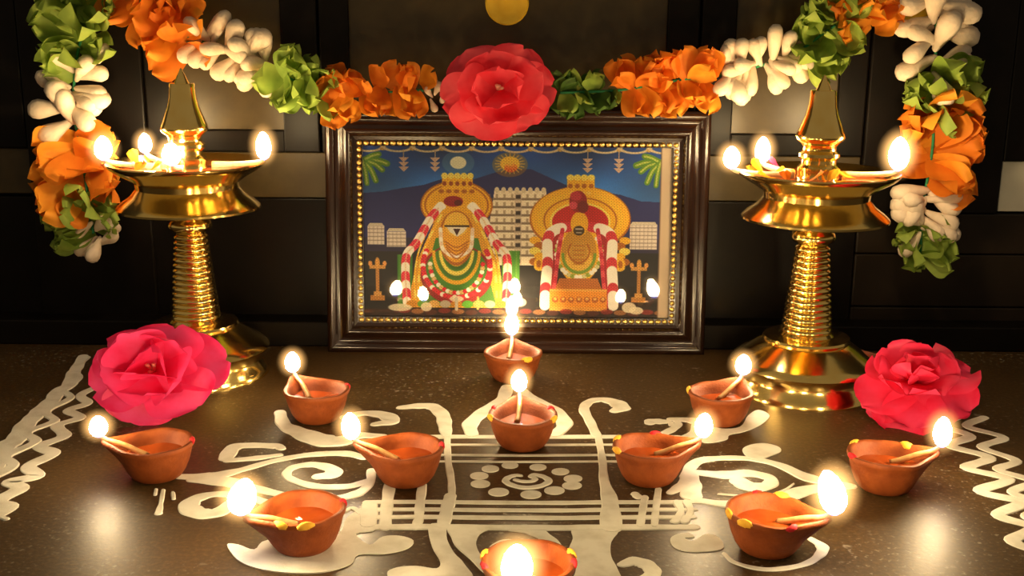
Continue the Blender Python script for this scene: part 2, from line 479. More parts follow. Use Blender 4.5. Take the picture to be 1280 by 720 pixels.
# swags and pendants
for k in range(11):
    cx = 462 + k*36.5
    ringe(cx, 180, 19, 8, 2.4, (226, 205, 165), 1, (YY > 181))
    ell(cx+18.2, 184, 3.6, 3, (214, 170, 80))
for cx in (505.5, 544.5, 733, 771.5):
    seg(cx, 186, cx, 212, 1.2, (200, 170, 140))
    for k in range(3): poly([(cx-6, 196+6*k), (cx+6, 196+6*k), (cx, 202+6*k)], (210, 178, 158))
# plantain leaves
for s, ox in ((1, 455), (-1, 823)):
    for (x, y, wd) in ((30, 204, 8), (24, 212, 7), (16, 226, 7), (20, 192, 7), (5, 230, 6)):
        pline([(ox, 200), (ox + s*x*0.6, (200+y)/2 - 2), (ox + s*x, y)], wd, [(96, 150, 34)])
        pline([(ox, 200), (ox + s*x*0.6, (200+y)/2 - 2), (ox + s*x, y)], 2.2, [(186, 206, 90)])
# printed standing lamps
for cx in (472, 799.5):
    seg(cx, 340, cx, 380, 4.5, (190, 130, 60)); rect(cx-9, 376, cx+9, 383, (190, 130, 60)); rect(cx-5, 371, cx+5, 377, (216, 160, 84))
    rect(cx-10, 336, cx+10, 341, (206, 150, 72)); ell(cx, 333, 3, 7, (220, 160, 70)); ell(cx-9, 334, 2.6, 3.5, (230, 160, 80)); ell(cx+9, 334, 2.6, 3.5, (230, 160, 80))
# left figure
rect(497, 322, 516, 392, (56, 124, 32)); rect(628, 316, 650, 388, (74, 150, 38))
for k in range(3): rect(499+6*k, 322, 501+6*k, 392, (92, 148, 44), .6); rect(631+7*k, 316, 633+7*k, 388, (120, 170, 60), .6)
ell(571, 257, 45, 32, DGOLD); ell(571, 257, 43, 30, GOLD); ell(571, 259, 34, 23, (240, 176, 26)); ringe(571, 257, 39, 27, 1.5, DGOLD)
rect(553, 219, 591, 234, GOLD)
for k in range(5):
    ell(556+8*k, 219, 4, 4, LGOLD); ell(556+8*k, 229, 2.6, 3, (150, 70, 20)); ell(552+9.5*k, 239, 3.4, 2.6, DGOLD)
poly([(548, 268), (596, 268), (622, 330), (634, 392), (508, 392), (522, 330)], (226, 164, 40))
poly([(545, 300), (598, 300), (622, 390), (522, 390)], (64, 124, 34))
for off, wd in ((0, 3), (7, 2.2)):
    pline([(552-off, 270), (532-off*.9, 312), (524-off*.8, 350), (524-off*.6, 390)], wd, [LGOLD, GOLD], 6)
    pline([(592+off, 270), (612+off*.9, 312), (620+off*.8, 350), (622+off*.6, 390)], wd, [LGOLD, GOLD], 6)
ell(571, 348, 45, 40, (150, 24, 30)); ell(571, 345, 39, 36, (70, 134, 34))
for k in range(44):
    an = math.pi*(-0.15 + 1.3*k/43); x, y = 571 - 42*math.cos(an), 336 + 42*math.sin(an)
    ell(x, y, 3.4, 3.2, [RED, WHT, RED, (214, 40, 60)][k % 4])
for k in range(24):
    an = math.pi*k/23; ell(571 - 33*math.cos(an), 334 + 38*math.sin(an), 3, 3, [WHT, (226, 190, 120), RED][k % 3])
for R_, c in ((30, GOLD), (24, (70, 118, 34)), (21, LGOLD), (15, (60, 108, 30)), (12, GOLD)):
    ringe(571, 318, R_*.95, R_*1.35, 4, c, 1, (YY > 316))
ell(571, 300, 22, 36, DGOLD); ell(571, 299, 19, 33, (238, 170, 40)); ell(571, 282, 15, 16, (248, 196, 70))
pline([(551, 288), (553, 312), (563, 322), (571, 324), (580, 321), (589, 312), (591, 288)], 4.6, [WHT, (238, 214, 190)], 5)
rect(556, 283, 587, 285.4, (40, 22, 10)); poly([(559, 286), (584, 286), (580, 292), (572, 298), (563, 292)], (240, 232, 214)); poly([(567, 288), (576, 288), (571.5, 297)], (70, 22, 10))
for k in range(4): pline([(556+k, 304+4*k), (571, 312+5*k), (586-k, 304+4*k)], 1.4, [DGOLD])
for s in (-1, 1):
    pts = [(571+s*20, 258), (571+s*32, 274), (571+s*42, 292), (571+s*51, 308), (571+s*62, 322), (571+s*64, 345), (571+s*63, 368), (571+s*62, 386)]
    pline(pts, 10.5, [WHT, (226, 40, 70)], 10.5, n=12)
    pline(pts, 2, [(230, 200, 160)], None, .5)
ell(567, 252, 12, 7, DRED); ell(563, 250, 6, 4, (150, 20, 22)); ell(573, 254, 5, 4, (90, 8, 10)); ell(553, 259, 5, 4, WHT); ell(589, 259, 5, 4, WHT)
for k in range(9): ell(515+14*k, 387, 7, 5, [(205, 140, 40), GRN, (214, 170, 90), (190, 180, 160)][k % 4])
# right figure
ell(725, 274, 63, 43, DGOLD); ell(725, 273, 61, 41, GOLD)
for q, c in ((54, (244, 190, 40)), (46, DGOLD), (44, GOLD), (38, LGOLD), (35, (196, 20, 24))): ell(725, 274 + (54-q)*.2, q, q*.66, c)
rect(708, 222, 742, 246, GOLD)
for k in range(4): ell(712+8.6*k, 220, 4.6, 4, LGOLD); ell(712+8.6*k, 231, 3, 3, DGOLD); ell(714+7*k, 240, 3, 2.4, (250, 200, 80))
for s in (-1, 1):
    for k in range(6): ell(725 + s*(56 - (k % 2)*6), 302+7*k, 7, 5, [GOLD, DGOLD, LGOLD][k % 3])
    ell(725+s*51, 333, 6, 9, GOLD); ell(725+s*51, 333, 3, 5, DGOLD)
poly([(690, 290), (760, 290), (772, 392), (678, 392)], (166, 20, 34))
poly([(700, 294), (750, 294), (756, 380), (694, 380)], (30, 16, 12))
ell(724, 318, 27, 40, GOLD); ell(724, 318, 22, 34, (200, 146, 40)); ell(724, 330, 17, 22, (236, 186, 70)); ell(724, 318, 11, 16, (200, 150, 50))
for k in range(26):
    an = math.pi*(-.2 + 1.4*k/25); ell(724 - 28*math.cos(an), 318 + 32*math.sin(an), 3.2, 3, [WHT, WHT, (214, 210, 150), (150, 170, 60)][k % 4])
ringe(724, 320, 20, 24, 3.5, (120, 160, 50), 1, (YY > 318)); ringe(724, 316, 13, 15, 2, DGOLD, 1, (YY > 306))
for k in range(5): rect(717, 308+6*k, 731, 309.5+6*k, DGOLD, .8)
for s in (-1, 1):
    pts = [(725+s*14, 284), (725+s*31, 288), (725+s*40, 300), (725+s*40, 330), (725+s*42, 360), (725+s*43, 388)]
    pline(pts, 13, [(210, 44, 60), WHT, WHT], 9)
    pline([(725+s*22, 288), (725+s*27, 320), (725+s*30, 352), (725+s*34, 385)], 5, [(200, 30, 60), (226, 80, 90)], 6)
ell(724, 280, 11, 16, GOLD); ell(723.5, 289, 7, 6.5, (70, 50, 24)); rect(719, 286, 728, 287.6, WHT, .8); rect(720, 291, 727, 292.2, WHT, .7)
ell(722, 251, 11, 14, (150, 20, 30)); ell(719, 244, 7, 6, (190, 40, 60)); ell(728, 258, 7, 8, (120, 14, 20)); ell(716, 256, 5, 5, (210, 70, 90))
poly([(700, 352), (748, 352), (754, 368), (694, 368)], (190, 110, 40)); rect(688, 366, 760, 395, (244, 156, 52)); rect(688, 366, 760, 369, (238, 176, 84)); rect(688, 390, 760, 395, (236, 164, 70))
for k in range(7): ell(695+10*k, 380, 4, 4, (170, 84, 40), .8); ell(695+10*k, 379, 2, 2, (244, 190, 100))
for k in range(20): ell(505+17*k, 396 + (k % 3), 8, 3.5, [(150, 40, 40), (180, 120, 70), (90, 40, 30)][k % 3], .8)
for (x, y, r1, r2) in ((500, 392, 15, 5), (533, 391, 7, 6), (571, 380, 9, 4), (650, 384, 9, 6), (788, 390, 9, 7), (797, 394, 9, 5)):
    ell(x, y, r1, r2, (240, 228, 200), .9)
seg(571, 380, 571, 394, 4, (210, 200, 180)); seg(598, 378, 598, 393, 3, (214, 180, 100)); 
warm = np.clip((IMG[..., 0] - IMG[..., 2])*2.2, 0, 1)
IMG *= (1 + warm*(0.16*np.sin(XX*1.55)*np.sin(YY*1.7) + 0.10*np.sin((XX + YY)*0.9)*np.sin((XX - YY)*1.1)))[..., None]
IMG *= (1 + 0.10*(rs.rand(PH, PW, 1) - .5))
rect(824, 181, 838, 404, (206, 184, 158)); rect(823, 181, 825, 404, (120, 90, 70), .6)
lin = np.where(IMG <= 0.04045, IMG/12.92, ((np.clip(IMG, 0, 1) + 0.055)/1.055)**2.4)
pv = np.zeros((PH+1, PW+1, 3)); 
pv[..., 0] = np.linspace(-iw/2, iw/2, PW+1)[None, :]
pv[..., 1] = 0.0160
pv[..., 2] = np.linspace(FHEI-IN-BW, IN+BW, PH+1)[:, None]
ids = np.arange((PH+1)*(PW+1)).reshape(PH+1, PW+1)
fq = np.stack([ids[:-1, :-1], ids[1:, :-1], ids[1:, 1:], ids[:-1, 1:]], -1).reshape(-1, 4)
pme = bpy.data.meshes.new('print')
pme.vertices.add(pv.size//3); pme.vertices.foreach_set('co', pv.reshape(-1))
pme.loops.add(fq.size); pme.loops.foreach_set('vertex_index', fq.reshape(-1).astype(np.int32))
pme.polygons.add(len(fq)); pme.polygons.foreach_set('loop_start', np.arange(0, fq.size, 4, dtype=np.int32))
pme.update(calc_edges=True)
att = pme.color_attributes.new('ink', 'FLOAT_COLOR', 'CORNER')
cc = np.ones((len(fq), 4, 4)); cc[..., :3] = lin.reshape(-1, 1, 3)
att.data.foreach_set('color', cc.reshape(-1))
mt, nt, b, out = mat_base('printed_paper')
an_ = nt.nodes.new('ShaderNodeVertexColor'); an_.layer_name = 'ink'
nt.links.new(an_.outputs[0], b.inputs['Base Color']); b.inputs['Roughness'].default_value = 0.6
pme.materials.append(mt)
new_obj('print', pme, fr)

# ------------------------------------------------------------------ flames
def flame_mesh(wd, ht, lean=0.0, segs=14, mat='flame', name='flame'):
    pr = [(0.0, 0.0), (0.34, 0.045), (0.70, 0.15), (0.93, 0.29), (1.0, 0.44), (0.97, 0.57), (0.84, 0.72), (0.60, 0.86), (0.30, 0.96), (0.0, 1.0)]
    v, f = [], []
    for r, z in pr:
        for k in range(segs):
            a = 2*math.pi*k/segs
            v.append((r*wd/2*math.cos(a) + lean*ht*z*z, r*wd/2*math.sin(a), z*ht))
    n = len(pr)
    for i in range(n-1):
        for k in range(segs):
            f.append((i*segs+k, i*segs+(k+1) % segs, (i+1)*segs+(k+1) % segs, (i+1)*segs+k))
    me = mesh(name, v, f, M[mat])
    bm = bmesh.new(); bm.from_mesh(me); bmesh.ops.remove_doubles(bm, verts=bm.verts[:], dist=1e-6); bm.to_mesh(me); bm.free()
    return me

def add_flame(parent, loc, wd, ht, lean=0.0):
    f_ = new_obj('flame', flame_mesh(wd, ht, lean), parent); f_.location = loc
    mn = new_obj('flame_halo', flame_mesh(wd*2.3, ht*1.7, lean*.6, 18, 'halo', 'flame_halo'), f_); mn.location = (0, 0, -ht*.32)  # added glow volume, larger than the flame itself, imitating bloom
    return f_
# ------------------------------------------------------------------ brass lamps
LY = G(249, 465).y
LSC = 1400.0 / (Vector((0, LY, -H)).dot(FW) )   # px per metre near the foot
def lz(y):
    return max(W(240, y, LY).z, 0.0)
def lp(tbl):
    o = []
    for y, r in tbl:
        z = lz(y); dep = Vector((0, LY, z - H)).dot(FW)
        o.append((r*dep/FPX, z))
    return o
z_plate = lz(206)
base_prof = [(86, 466.5), (86, 463), (83, 458), (79, 450), (77, 442), (79, 437), (87, 435), (88.5, 432.5), (87, 430), (80, 425), (68, 418), (58, 411), (51, 407), (52, 404), (51, 401.5), (44, 400.5), (33, 399), (30, 396)]
base_prof = [(y, r) for r, y in base_prof]
stem = []
NR = 15
for k in range(NR):
    ya = 397 - (397-292)*k/NR; yb = 397 - (397-292)*(k+1)/NR
    ra = 29.5 - 10*k/NR
    stem += [(ya, ra - 0.9), (ya - (ya-yb)*0.25, ra + 0.5), (ya - (ya-yb)*0.5, ra + 0.9), (ya - (ya-yb)*0.75, ra + 0.5)]
stem += [(292, 18), (289, 19), (286, 25), (281, 27), (276, 25), (273, 20), (270, 20), (267, 23), (263, 23)]
pan = [(264, 22), (262, 60), (261.5, 84), (260, 87.5), (257.5, 87.5), (252, 82), (243, 70), (234, 63), (227, 64), (219, 76), (211, 90), (206, 96), (203.5, 97.5), (202, 96.5), (203, 94), (208, 84), (213, 66), (215, 40), (215, 24)]
fin = [(216, 26), (213, 27), (206, 24), (201, 25), (197, 25), (193, 21), (188, 21), (184, 24.5), (180, 24.5), (176, 20), (172, 20), (168, 23), (164, 28), (160, 29.5), (156, 28.5), (153, 27), (145, 24), (133, 19.5), (122, 17), (110, 15.8), (105, 15.8), (104, 15.2), (103.6, 9.5), (103, 9.2), (86, 1.2), (85, 0.2)]
me_base = lathe('lamp_base', lp(base_prof), M['brass'], 72, 35)
me_stem = lathe('stem', lp(stem), M['brass'], 56, 60)
me_pan = lathe('oil_pan', lp(pan), M['brass'], 80, 40)
me_fin = lathe('finial', lp(fin), M['brass'], 56, 40)
me_oil = lathe('oil', [(0.0205, lz(213.5)), (0.060, lz(212.0)), (0.0705, lz(209.5)), (0.0700, lz(209.2)), (0.0205, lz(209.2))], M['oil'], 48)
def petal_mesh(L, Wd, cup=0.3, bend=0.6, ruf=0.12, seed=0, nu=11, nv=10, tip=0.55, base=0.12, k=3.0, mat=None, name='petal', notch=0.0, rnd=0.86):
    R = random.Random(seed); ph = R.random()*6.28; ph2 = R.random()*6.28
    v, f = [], []
    for i in range(nu + 1):
        u = i/nu
        wu = Wd*(base + (1-base)*math.sin(math.pi*min(1, u*tip*0.98 + 0.0))**0.8)
        if u > rnd: wu *= math.sqrt(max(0.0, 1 - ((u-rnd)/(1-rnd))**2*0.95))
        a = bend*u
        cx = L*(math.sin(a)/bend if abs(bend) > 1e-4 else u); cz = L*((1-math.cos(a))/bend if abs(bend) > 1e-4 else 0)
        for j in range(nv + 1):
            s = -1 + 2*j/nv
            rr = ruf*L*u*u*(0.35 + 0.65*abs(s))*math.sin(k*s*1.7 + ph) + 0.5*ruf*L*u*math.sin(5.3*u + 2*s + ph2)
            z = cup*Wd*(s*s)*(0.3 + 0.7*u) + rr
            ex = -notch*L*math.exp(-(s/0.25)**2)*max(0, (u-.6)/.4)
            nrm = (-math.sin(a), math.cos(a))
            v.append((cx + nrm[0]*z + ex*math.cos(a), s*wu/1.0, cz + nrm[1]*z))
    for i in range(nu):
        for j in range(nv):
            p = i*(nv+1) + j
            f.append((p, p+nv+1, p+nv+2, p+1))
    return mesh(name, v, f, mat)

def make_brass_lamp(loc, label, flames, rng, litter):
    root = empty('brass_oil_lamp', loc); tag(root, label, 'oil lamp', 'brass standing lamps')
    new_obj('lamp_base', me_base, root); new_obj('stem', me_stem, root)
    pn = new_obj('oil_pan', me_pan, root); new_obj('finial', me_fin, root)
    new_obj('oil', me_oil, pn)
    for (ang, rad, wd, ht) in flames:
        a = math.radians(ang); zr = lz(204.5)
        r0 = 0.026
        pts = [(r0*math.cos(a+.2), r0*math.sin(a+.2), lz(207)), ((rad*.6)*math.cos(a+.08), rad*.6*math.sin(a+.08), lz(206.5)),
               (rad*.9*math.cos(a), rad*.9*math.sin(a), zr + 0.001), (rad*math.cos(a), rad*math.sin(a), zr + 0.004)]
        wk = new_obj('wick', tube('wick', pts, lambda t: 0.0042 - 0.0022*t, M['wick'], 8, 5), pn)
        add_flame(root, (rad*math.cos(a), rad*math.sin(a), zr + 0.003), wd*.84, ht*.84)
    for i in range(litter):
        R = random.Random(i*7 + 5)
        a = R.uniform(0, 6.28); rr = R.uniform(0.034, 0.064)
        kind = R.choice(['orange', 'yellow', 'yellow', 'rose2'])
        o = new_obj('petal', petal_mesh(0.020, 0.006, 0.3, 0.7, 0.08, i, 6, 6, mat=M[kind]), pn)
        o.location = (rr*math.cos(a), rr*math.sin(a), lz(207.5)); o.rotation_euler = (R.uniform(-.3, .3), R.uniform(-.5, .1), R.uniform(0, 6.28))
    return root
pl = G(249, 465); pr_ = G(1003, 484)
make_brass_lamp((pl.x, pl.y, 0), 'tall brass oil lamp beside the rose pink flower with a dark open centre',
                [(186, 0.083, 0.021, 0.031), (138, 0.080, 0.017, 0.027), (4, 0.080, 0.019, 0.036), (-92, 0.045, 0.022, 0.028)], 1, 3)
make_brass_lamp((pr_.x, pr_.y, 0), 'tall brass oil lamp beside the crumpled crimson flower, petals scattered in its pan',
                [(180, 0.088, 0.020, 0.028), (135, 0.066, 0.019, 0.034), (-6, 0.078, 0.024, 0.042)], 2, 9)
# stalk fallen on the foot of the right lamp
sp_ = Vector((pr_.x, pr_.y, 0))
st = new_obj('flower_stalk', tube('flower_stalk', [(0.030, 0.0, 0.050), (0.045, -0.004, 0.044), (0.060, -0.006, 0.0385), (0.074, -0.004, 0.034)], lambda t: 0.0028 + 0.0022*t, M['stick'], 8, 5))
st.location = sp_; tag(st, 'short dusky pink flower stalk lying on a brass lamp foot', 'stalk')

# ------------------------------------------------------------------ clay lamps
def smooth01(t): t = max(0, min(1, t)); return t*t*(3-2*t)
def diya_surface(prof, segs=40, spout=0.014):
    v, f = [], []
    for r, z in prof:
        for k in range(segs):
            a = 2*math.pi*k/segs
            da = (a + math.pi) % (2*math.pi) - math.pi
            gs = math.exp(-(da/0.40)**2)*smooth01((z - 0.008)/0.024)**1.3*min(1, r/0.02)
            rr = r + spout*gs
            x, y = rr*math.cos(a), rr*math.sin(a)
            y *= 1 - 0.25*gs
            wob = 0.0005*math.sin(3*a + 1) + 0.0003*math.sin(7*a)
            v.append((x, y, z + wob*smooth01(z/0.03) + 0.002*gs))
    n = len(prof)
    for i in range(n-1):
        for k in range(segs):
            f.append((i*segs+k, i*segs+(k+1) % segs, (i+1)*segs+(k+1) % segs, (i+1)*segs+k))
    f.append(tuple(reversed(range(segs)))); f.append(tuple((n-1)*segs+k for k in range(segs)))
    return v, f
dprof = [(0.0195, 0.0), (0.0215, 0.0015), (0.0252, 0.007), (0.0283, 0.0145), (0.0303, 0.022), (0.0312, 0.0265), (0.0326, 0.0285), (0.0333, 0.0306), (0.0328, 0.0330), (0.0308, 0.0336),
         (0.0288, 0.0318), (0.0268, 0.026), (0.0235, 0.0165), (0.014, 0.010), (0.004, 0.009)]
me_bowl = mesh('bowl', *diya_surface(dprof), M['clay'], True, 60)
me_doil = mesh('oil', *diya_surface([(0.0250, 0.0195), (0.0256, 0.0212), (0.004, 0.0213)], 40, 0.006), M['oil'], True, 60)
me_wick = tube('wick', [(0.006, 0.005, 0.0212), (0.015, 0.003, 0.0250), (0.027, 0.001, 0.0305), (0.040, 0, 0.0345), (0.0465, 0, 0.0385)], lambda t: 0.0030 - 0.0010*t, M['oily_wick'], 8, 5)
me_tip = tube('wick_tip', [(0.0450, 0, 0.0372), (0.0470, 0, 0.0392), (0.0485, 0, 0.0415)], 0.0017, M['char'], 7, 3)
def blob(name, rx, ry, rz, mat, seed):
    R = random.Random(seed); v, f = [], []
    na, nb = 10, 5
    for i in range(nb + 1):
        th = math.pi*i/nb
        for k in range(na):
            a = 2*math.pi*k/na; q = 1 + 0.25*math.sin(2*a + seed) + 0.12*math.sin(3*a + 2*seed)
            v.append((rx*q*math.sin(th)*math.cos(a), ry*q*math.sin(th)*math.sin(a), rz*math.cos(th)))
    for i in range(nb):
        for k in range(na):
            f.append((i*na+k, (i+1)*na+k, (i+1)*na+(k+1) % na, i*na+(k+1) % na))
    return mesh(name, v, f, mat)
me_tur = [blob('turmeric_dab', 0.0022, 0.0085, 0.0042, M['turmeric'], s) for s in (1, 2)]
me_red = blob('vermilion_dot', 0.0024, 0.0058, 0.0036, M['red_dot'], 3)
diyas = [
 # ground px, spout angle, flame w, h, lean, flame shift, dabs (kind, angle), label
 ((641, 474), 92, .019, .033, 0, [('y', -60)], 'clay oil lamp standing against the bottom rail of the picture frame'),
 ((653, 557), 94, .018, .028, 0, [('y', -25), ('r', 30), ('r', 150), ('y', 200)], 'clay oil lamp between the framed picture and the dotted ring of the kolam'),
 ((397, 524), 130, .018, .027, 0, [('r', 20)], 'clay oil lamp between the rose pink flower and the picture frame'),
 ((899, 527), 52, .019, .027, 0, [('y', 170)], 'clay oil lamp right at the foot of the brass lamp that has the crimson flower'),
 ((197, 595), 184, .018, .024, 0, [('r', 10)], 'clay oil lamp on bare floor just before the rose pink flower'),
 ((508, 601), 178, .019, .030, 0.05, [('r', 8)], 'plain clay oil lamp between the kolam spiral and the dotted ring, spout away from ring'),
 ((811, 600), 8, .018, .028, 0.05, [('y', 150), ('y', 200), ('r', 75)], 'clay oil lamp with turmeric and vermilion dabs beside the dotted ring of the kolam'),
 ((1104, 610), 2, .018, .034, 0, [('r', 190), ('y', 40), ('y', 130)], 'clay oil lamp on bare floor between kolam leaf tip and wavy border'),
 ((380, 683), 212, .024, .034, -0.15, [('y', -110), ('y', -75), ('r', 20)], 'clay oil lamp on a solid white kolam lobe, yellow dabs on its side'),
 ((958, 686), -24, .024, .042, -0.2, [('y', 190), ('y', 225), ('r', 95), ('r', 290), ('y', 60)], 'clay oil lamp inside a thin white ring of kolam paste, marked yellow and red'),
 ((660, 753), -100, .024, .036, 0, [('y', 165), ('r', 195), ('r', -5), ('y', 20)], 'clay oil lamp on the kolam stalk below the four parallel lines'),
]
for (px, ang, fw_, fh_, lean, dabs, lab) in diyas:
    p = G(*px)
    root = empty('clay_oil_lamp', (p.x, p.y, 0.0006), (0, 0, math.radians(ang)))
    root.scale = (0.95, 0.95, 0.93)
    tag(root, lab, 'oil lamp', 'clay oil lamps on the kolam')
    bw = new_obj('bowl', me_bowl, root); new_obj('oil', me_doil, root)
    wk = new_obj('wick', me_wick, root); new_obj('wick_tip', me_tip, wk)
    add_flame(root, (0.0478, 0, 0.0375), fw_*.87, fh_*.86, lean)
    for i, (kd, a) in enumerate(dabs):
        aa = math.radians(a) - math.radians(ang)
        o = new_obj('turmeric_dab' if kd == 'y' else 'vermilion_dot', me_tur[i % 2] if kd == 'y' else me_red, bw)
        o.location = (0.0316*math.cos(aa), 0.0316*math.sin(aa), 0.0315); o.rotation_euler = (0, 0.35, aa)

# ------------------------------------------------------------------ flowers
def flower(name, loc, facing, rings, mat, label, seed, scale=(1, 1, 1), stamens=6, roll=0.0):
    R = random.Random(seed)
    root = empty(name, loc)
    q = Vector(facing).normalized().to_track_quat('Z', 'Y')
    root.rotation_mode = 'QUATERNION'; root.rotation_quaternion = q
    root.scale = scale
    tag(root, label, 'flower')
    k = 0
    for (n, L, Wd, lift, bend, ruf, off) in rings:
        for i in range(n):
            k += 1
            me = petal_mesh(L*R.uniform(.9, 1.1), Wd*R.uniform(.9, 1.1), R.uniform(.05, .25), bend*R.uniform(.8, 1.2), ruf, seed*50 + k, 16, 14, 0.60, 0.3, R.uniform(1.2, 2.4), mat, 'petal', R.uniform(0, .08), 0.55)
            o = new_obj('petal', me, root)
            phi = roll + off + 2*math.pi*i/n + R.uniform(-.15, .15)
            o.rotation_euler = Matrix.Rotation(phi, 3, 'Z').to_4x4().to_3x3().to_euler()
            mm = Matrix.Rotation(phi, 4, 'Z') @ Matrix.Rotation(R.uniform(-.15, .15), 4, 'X') @ Matrix.Rotation(-math.radians(lift + R.uniform(-6, 6)), 4, 'Y')
            o.matrix_local = Matrix.Translation((0, 0, 0.0015*k*0.4)) @ mm
    for i in range(stamens):
        a = R.uniform(0, 6.28)
        pts = [(0, 0, 0.006), (0.002*math.cos(a), 0.002*math.sin(a), 0.014), (0.005*math.cos(a), 0.005*math.sin(a), 0.021 + R.uniform(0, .004))]
        new_obj('stamen', tube('stamen', pts, lambda t: 0.0012 + 0.001*t, M['stamen'], 6, 4), root)
    return root
p = W(622, 113, 1.234)
flower('red_flower', p, (0.02, -1, 0.12), [(6, 0.060, 0.036, 4, -0.3, 0.06, 0.2), (5, 0.050, 0.033, 16, 0.2, 0.07, 0.6), (4, 0.036, 0.025, 30, 0.5, 0.09, 0.1)], M['coral'],
       'coral red flower fixed on the top rail of the picture frame', 11, (1.04, .82, 1), 4)
p = G(189, 536) + Vector((0, 0.026, 0.046))
flower('pink_flower', p, (0.05, -0.80, 0.50), [(6, 0.066, 0.042, 4, -0.3, 0.04, 0.3), (5, 0.054, 0.040, 22, 0.5, 0.04, 0.9), (3, 0.040, 0.032, 40, 0.9, 0.05, 0.4)], M['rose'],
       'rose pink flower with an open dark centre lying on the floor before a brass lamp', 23, (.96, .74, 1), 3)
p = G(1148, 536) + Vector((0.002, 0.022, 0.033))
flower('crimson_flower', p, (-0.15, -0.42, 0.72), [(7, 0.057, 0.034, -8, -0.55, 0.08, 0.0), (6, 0.056, 0.034, 14, -0.5, 0.09, 0.5), (6, 0.046, 0.030, 36, -0.2, 0.10, 0.2), (5, 0.036, 0.024, 56, 0.3, 0.12, 0.7)], M['rose2'],
       'crumpled crimson double flower lying beside a brass lamp foot', 37, (.96, .88, .84), 0)

# ------------------------------------------------------------------ garland
gar = empty('flower_garland', W(634, 0, YW - 0.02))
gbase = gar.location.copy()
tag(gar, 'cloth garland of orange blooms, white buds and green leaves draped over the frame', 'garland')
YG = YW - 0.042
RG = random.Random(77)
me_or = [petal_mesh(0.040, 0.017, 0.25, 0.35, 0.12, 100+i, 12, 12, 0.62, 0.3, 3.0, M['orange' if i % 3 else 'amber'], 'orange_petal', 0.10, 0.72) for i in range(6)]
me_lf = [petal_mesh(0.034, 0.014, 0.25, 0.6, 0.13, 200+i, 12, 12, 0.66, 0.25, 3.2, M['leaf'], 'green_leaf', 0.06, 0.58) for i in range(6)]
me_ld = [petal_mesh(0.034, 0.014, 0.25, 0.6, 0.13, 300+i, 12, 12, 0.66, 0.25, 3.2, M['leaf_dark'], 'green_leaf', 0.06, 0.58) for i in range(3)]
def bud_mesh(seed):
    R = random.Random(seed)
    pr = [(0.0015, 0.0), (0.0028, 0.002), (0.0042, 0.008), (0.0056, 0.015), (0.0074, 0.022), (0.0088, 0.029), (0.0092, 0.035), (0.0078, 0.041), (0.0044, 0.0455), (0.0005, 0.0465)]
    v, f = [], []; sg = 10
    ph = R.random()*6
    for r, z in pr:
        for k in range(sg):
            a = 2*math.pi*k/sg
            q = 1.2 + .14*math.sin(2*a + ph + z*90) + .05*math.sin(3*a)
            v.append((z, r*q*math.cos(a) + 0.0015*math.sin(z*80 + ph), r*q*math.sin(a)))
    n = len(pr)
    for i in range(n-1):
        for k in range(sg):
            f.append((i*sg+k, i*sg+(k+1) % sg, (i+1)*sg+(k+1) % sg, (i+1)*sg+k))
    f.append(tuple(range(sg))); f.append(tuple((n-1)*sg+k for k in range(sg)))
    return mesh('white_bud', v, f, M['bud'])
me_bd = [bud_mesh(i) for i in range(4)]
def place(me, p, ang, out, size, name, spin=0.0):
    # element points along ang in the cupboard plane, tipped towards the room by out
    d = Vector((math.cos(ang)*math.cos(out), -math.sin(out), math.sin(ang)*math.cos(out)))
    nrm = Vector((0, -1, 0)); nrm = (nrm - d*nrm.dot(d))
    if nrm.length < 1e-3: nrm = Vector((0, 0, 1)) - d*d.z
    nrm.normalize(); yv = nrm.cross(d)
    mm = Matrix((d, yv, nrm)).transposed().to_4x4()
    o = new_obj(name, me, gar)
    o.matrix_local = Matrix.Translation(p - gbase) @ mm @ Matrix.Rotation(spin, 4, 'X') @ Matrix.Scale(size, 4)
    return o
def run(kind, pts, count, reach, seed, dy=0.0):
    """pts: way of the string in the plane; reach: half width in px"""
    R = random.Random(seed)
    P = catmull([(a, b, 0) for a, b in pts], 10)
    for i in range(count):
        t = (i + 0.5)/count*(len(P)-1); k = int(t); u = t - k
        q = P[k]*(1-u) + P[min(k+1, len(P)-1)]*u
        tg = (P[min(k+1, len(P)-1)] - P[max(k-1, 0)])
        base_a = math.atan2(-tg.y, tg.x)
        side = 1 if i % 2 else -1
        lens = {'o': 0.040, 'g': 0.034, 'd': 0.034, 'w': 0.0465}[kind]
        size = reach/1120.0/lens*R.uniform(.85, 1.15)
        if i % 3 == 2:
            ang = base_a + R.uniform(-3.1, 3.1); out = R.uniform(.5, 1.0)
        else:
            ang = base_a + side*math.pi/2 + R.uniform(-.55, .55); out = R.uniform(.15, .5)
        p = W(q.x + R.uniform(-3, 3), q.y + R.uniform(-3, 3), YG + dy)
        if kind == 'o': place(R.choice(me_or), p, ang, out, size, 'orange_petal', R.uniform(-.6, .6))
        elif kind == 'w': place(R.choice(me_bd), p, ang, out*.7, size, 'white_bud', R.uniform(0, 6))
        elif kind == 'g': place(R.choice(me_lf), p, ang, out, size, 'green_leaf', R.uniform(-.8, .8))
        else: place(R.choice(me_ld), p, ang, out, size, 'green_leaf', R.uniform(-.8, .8))
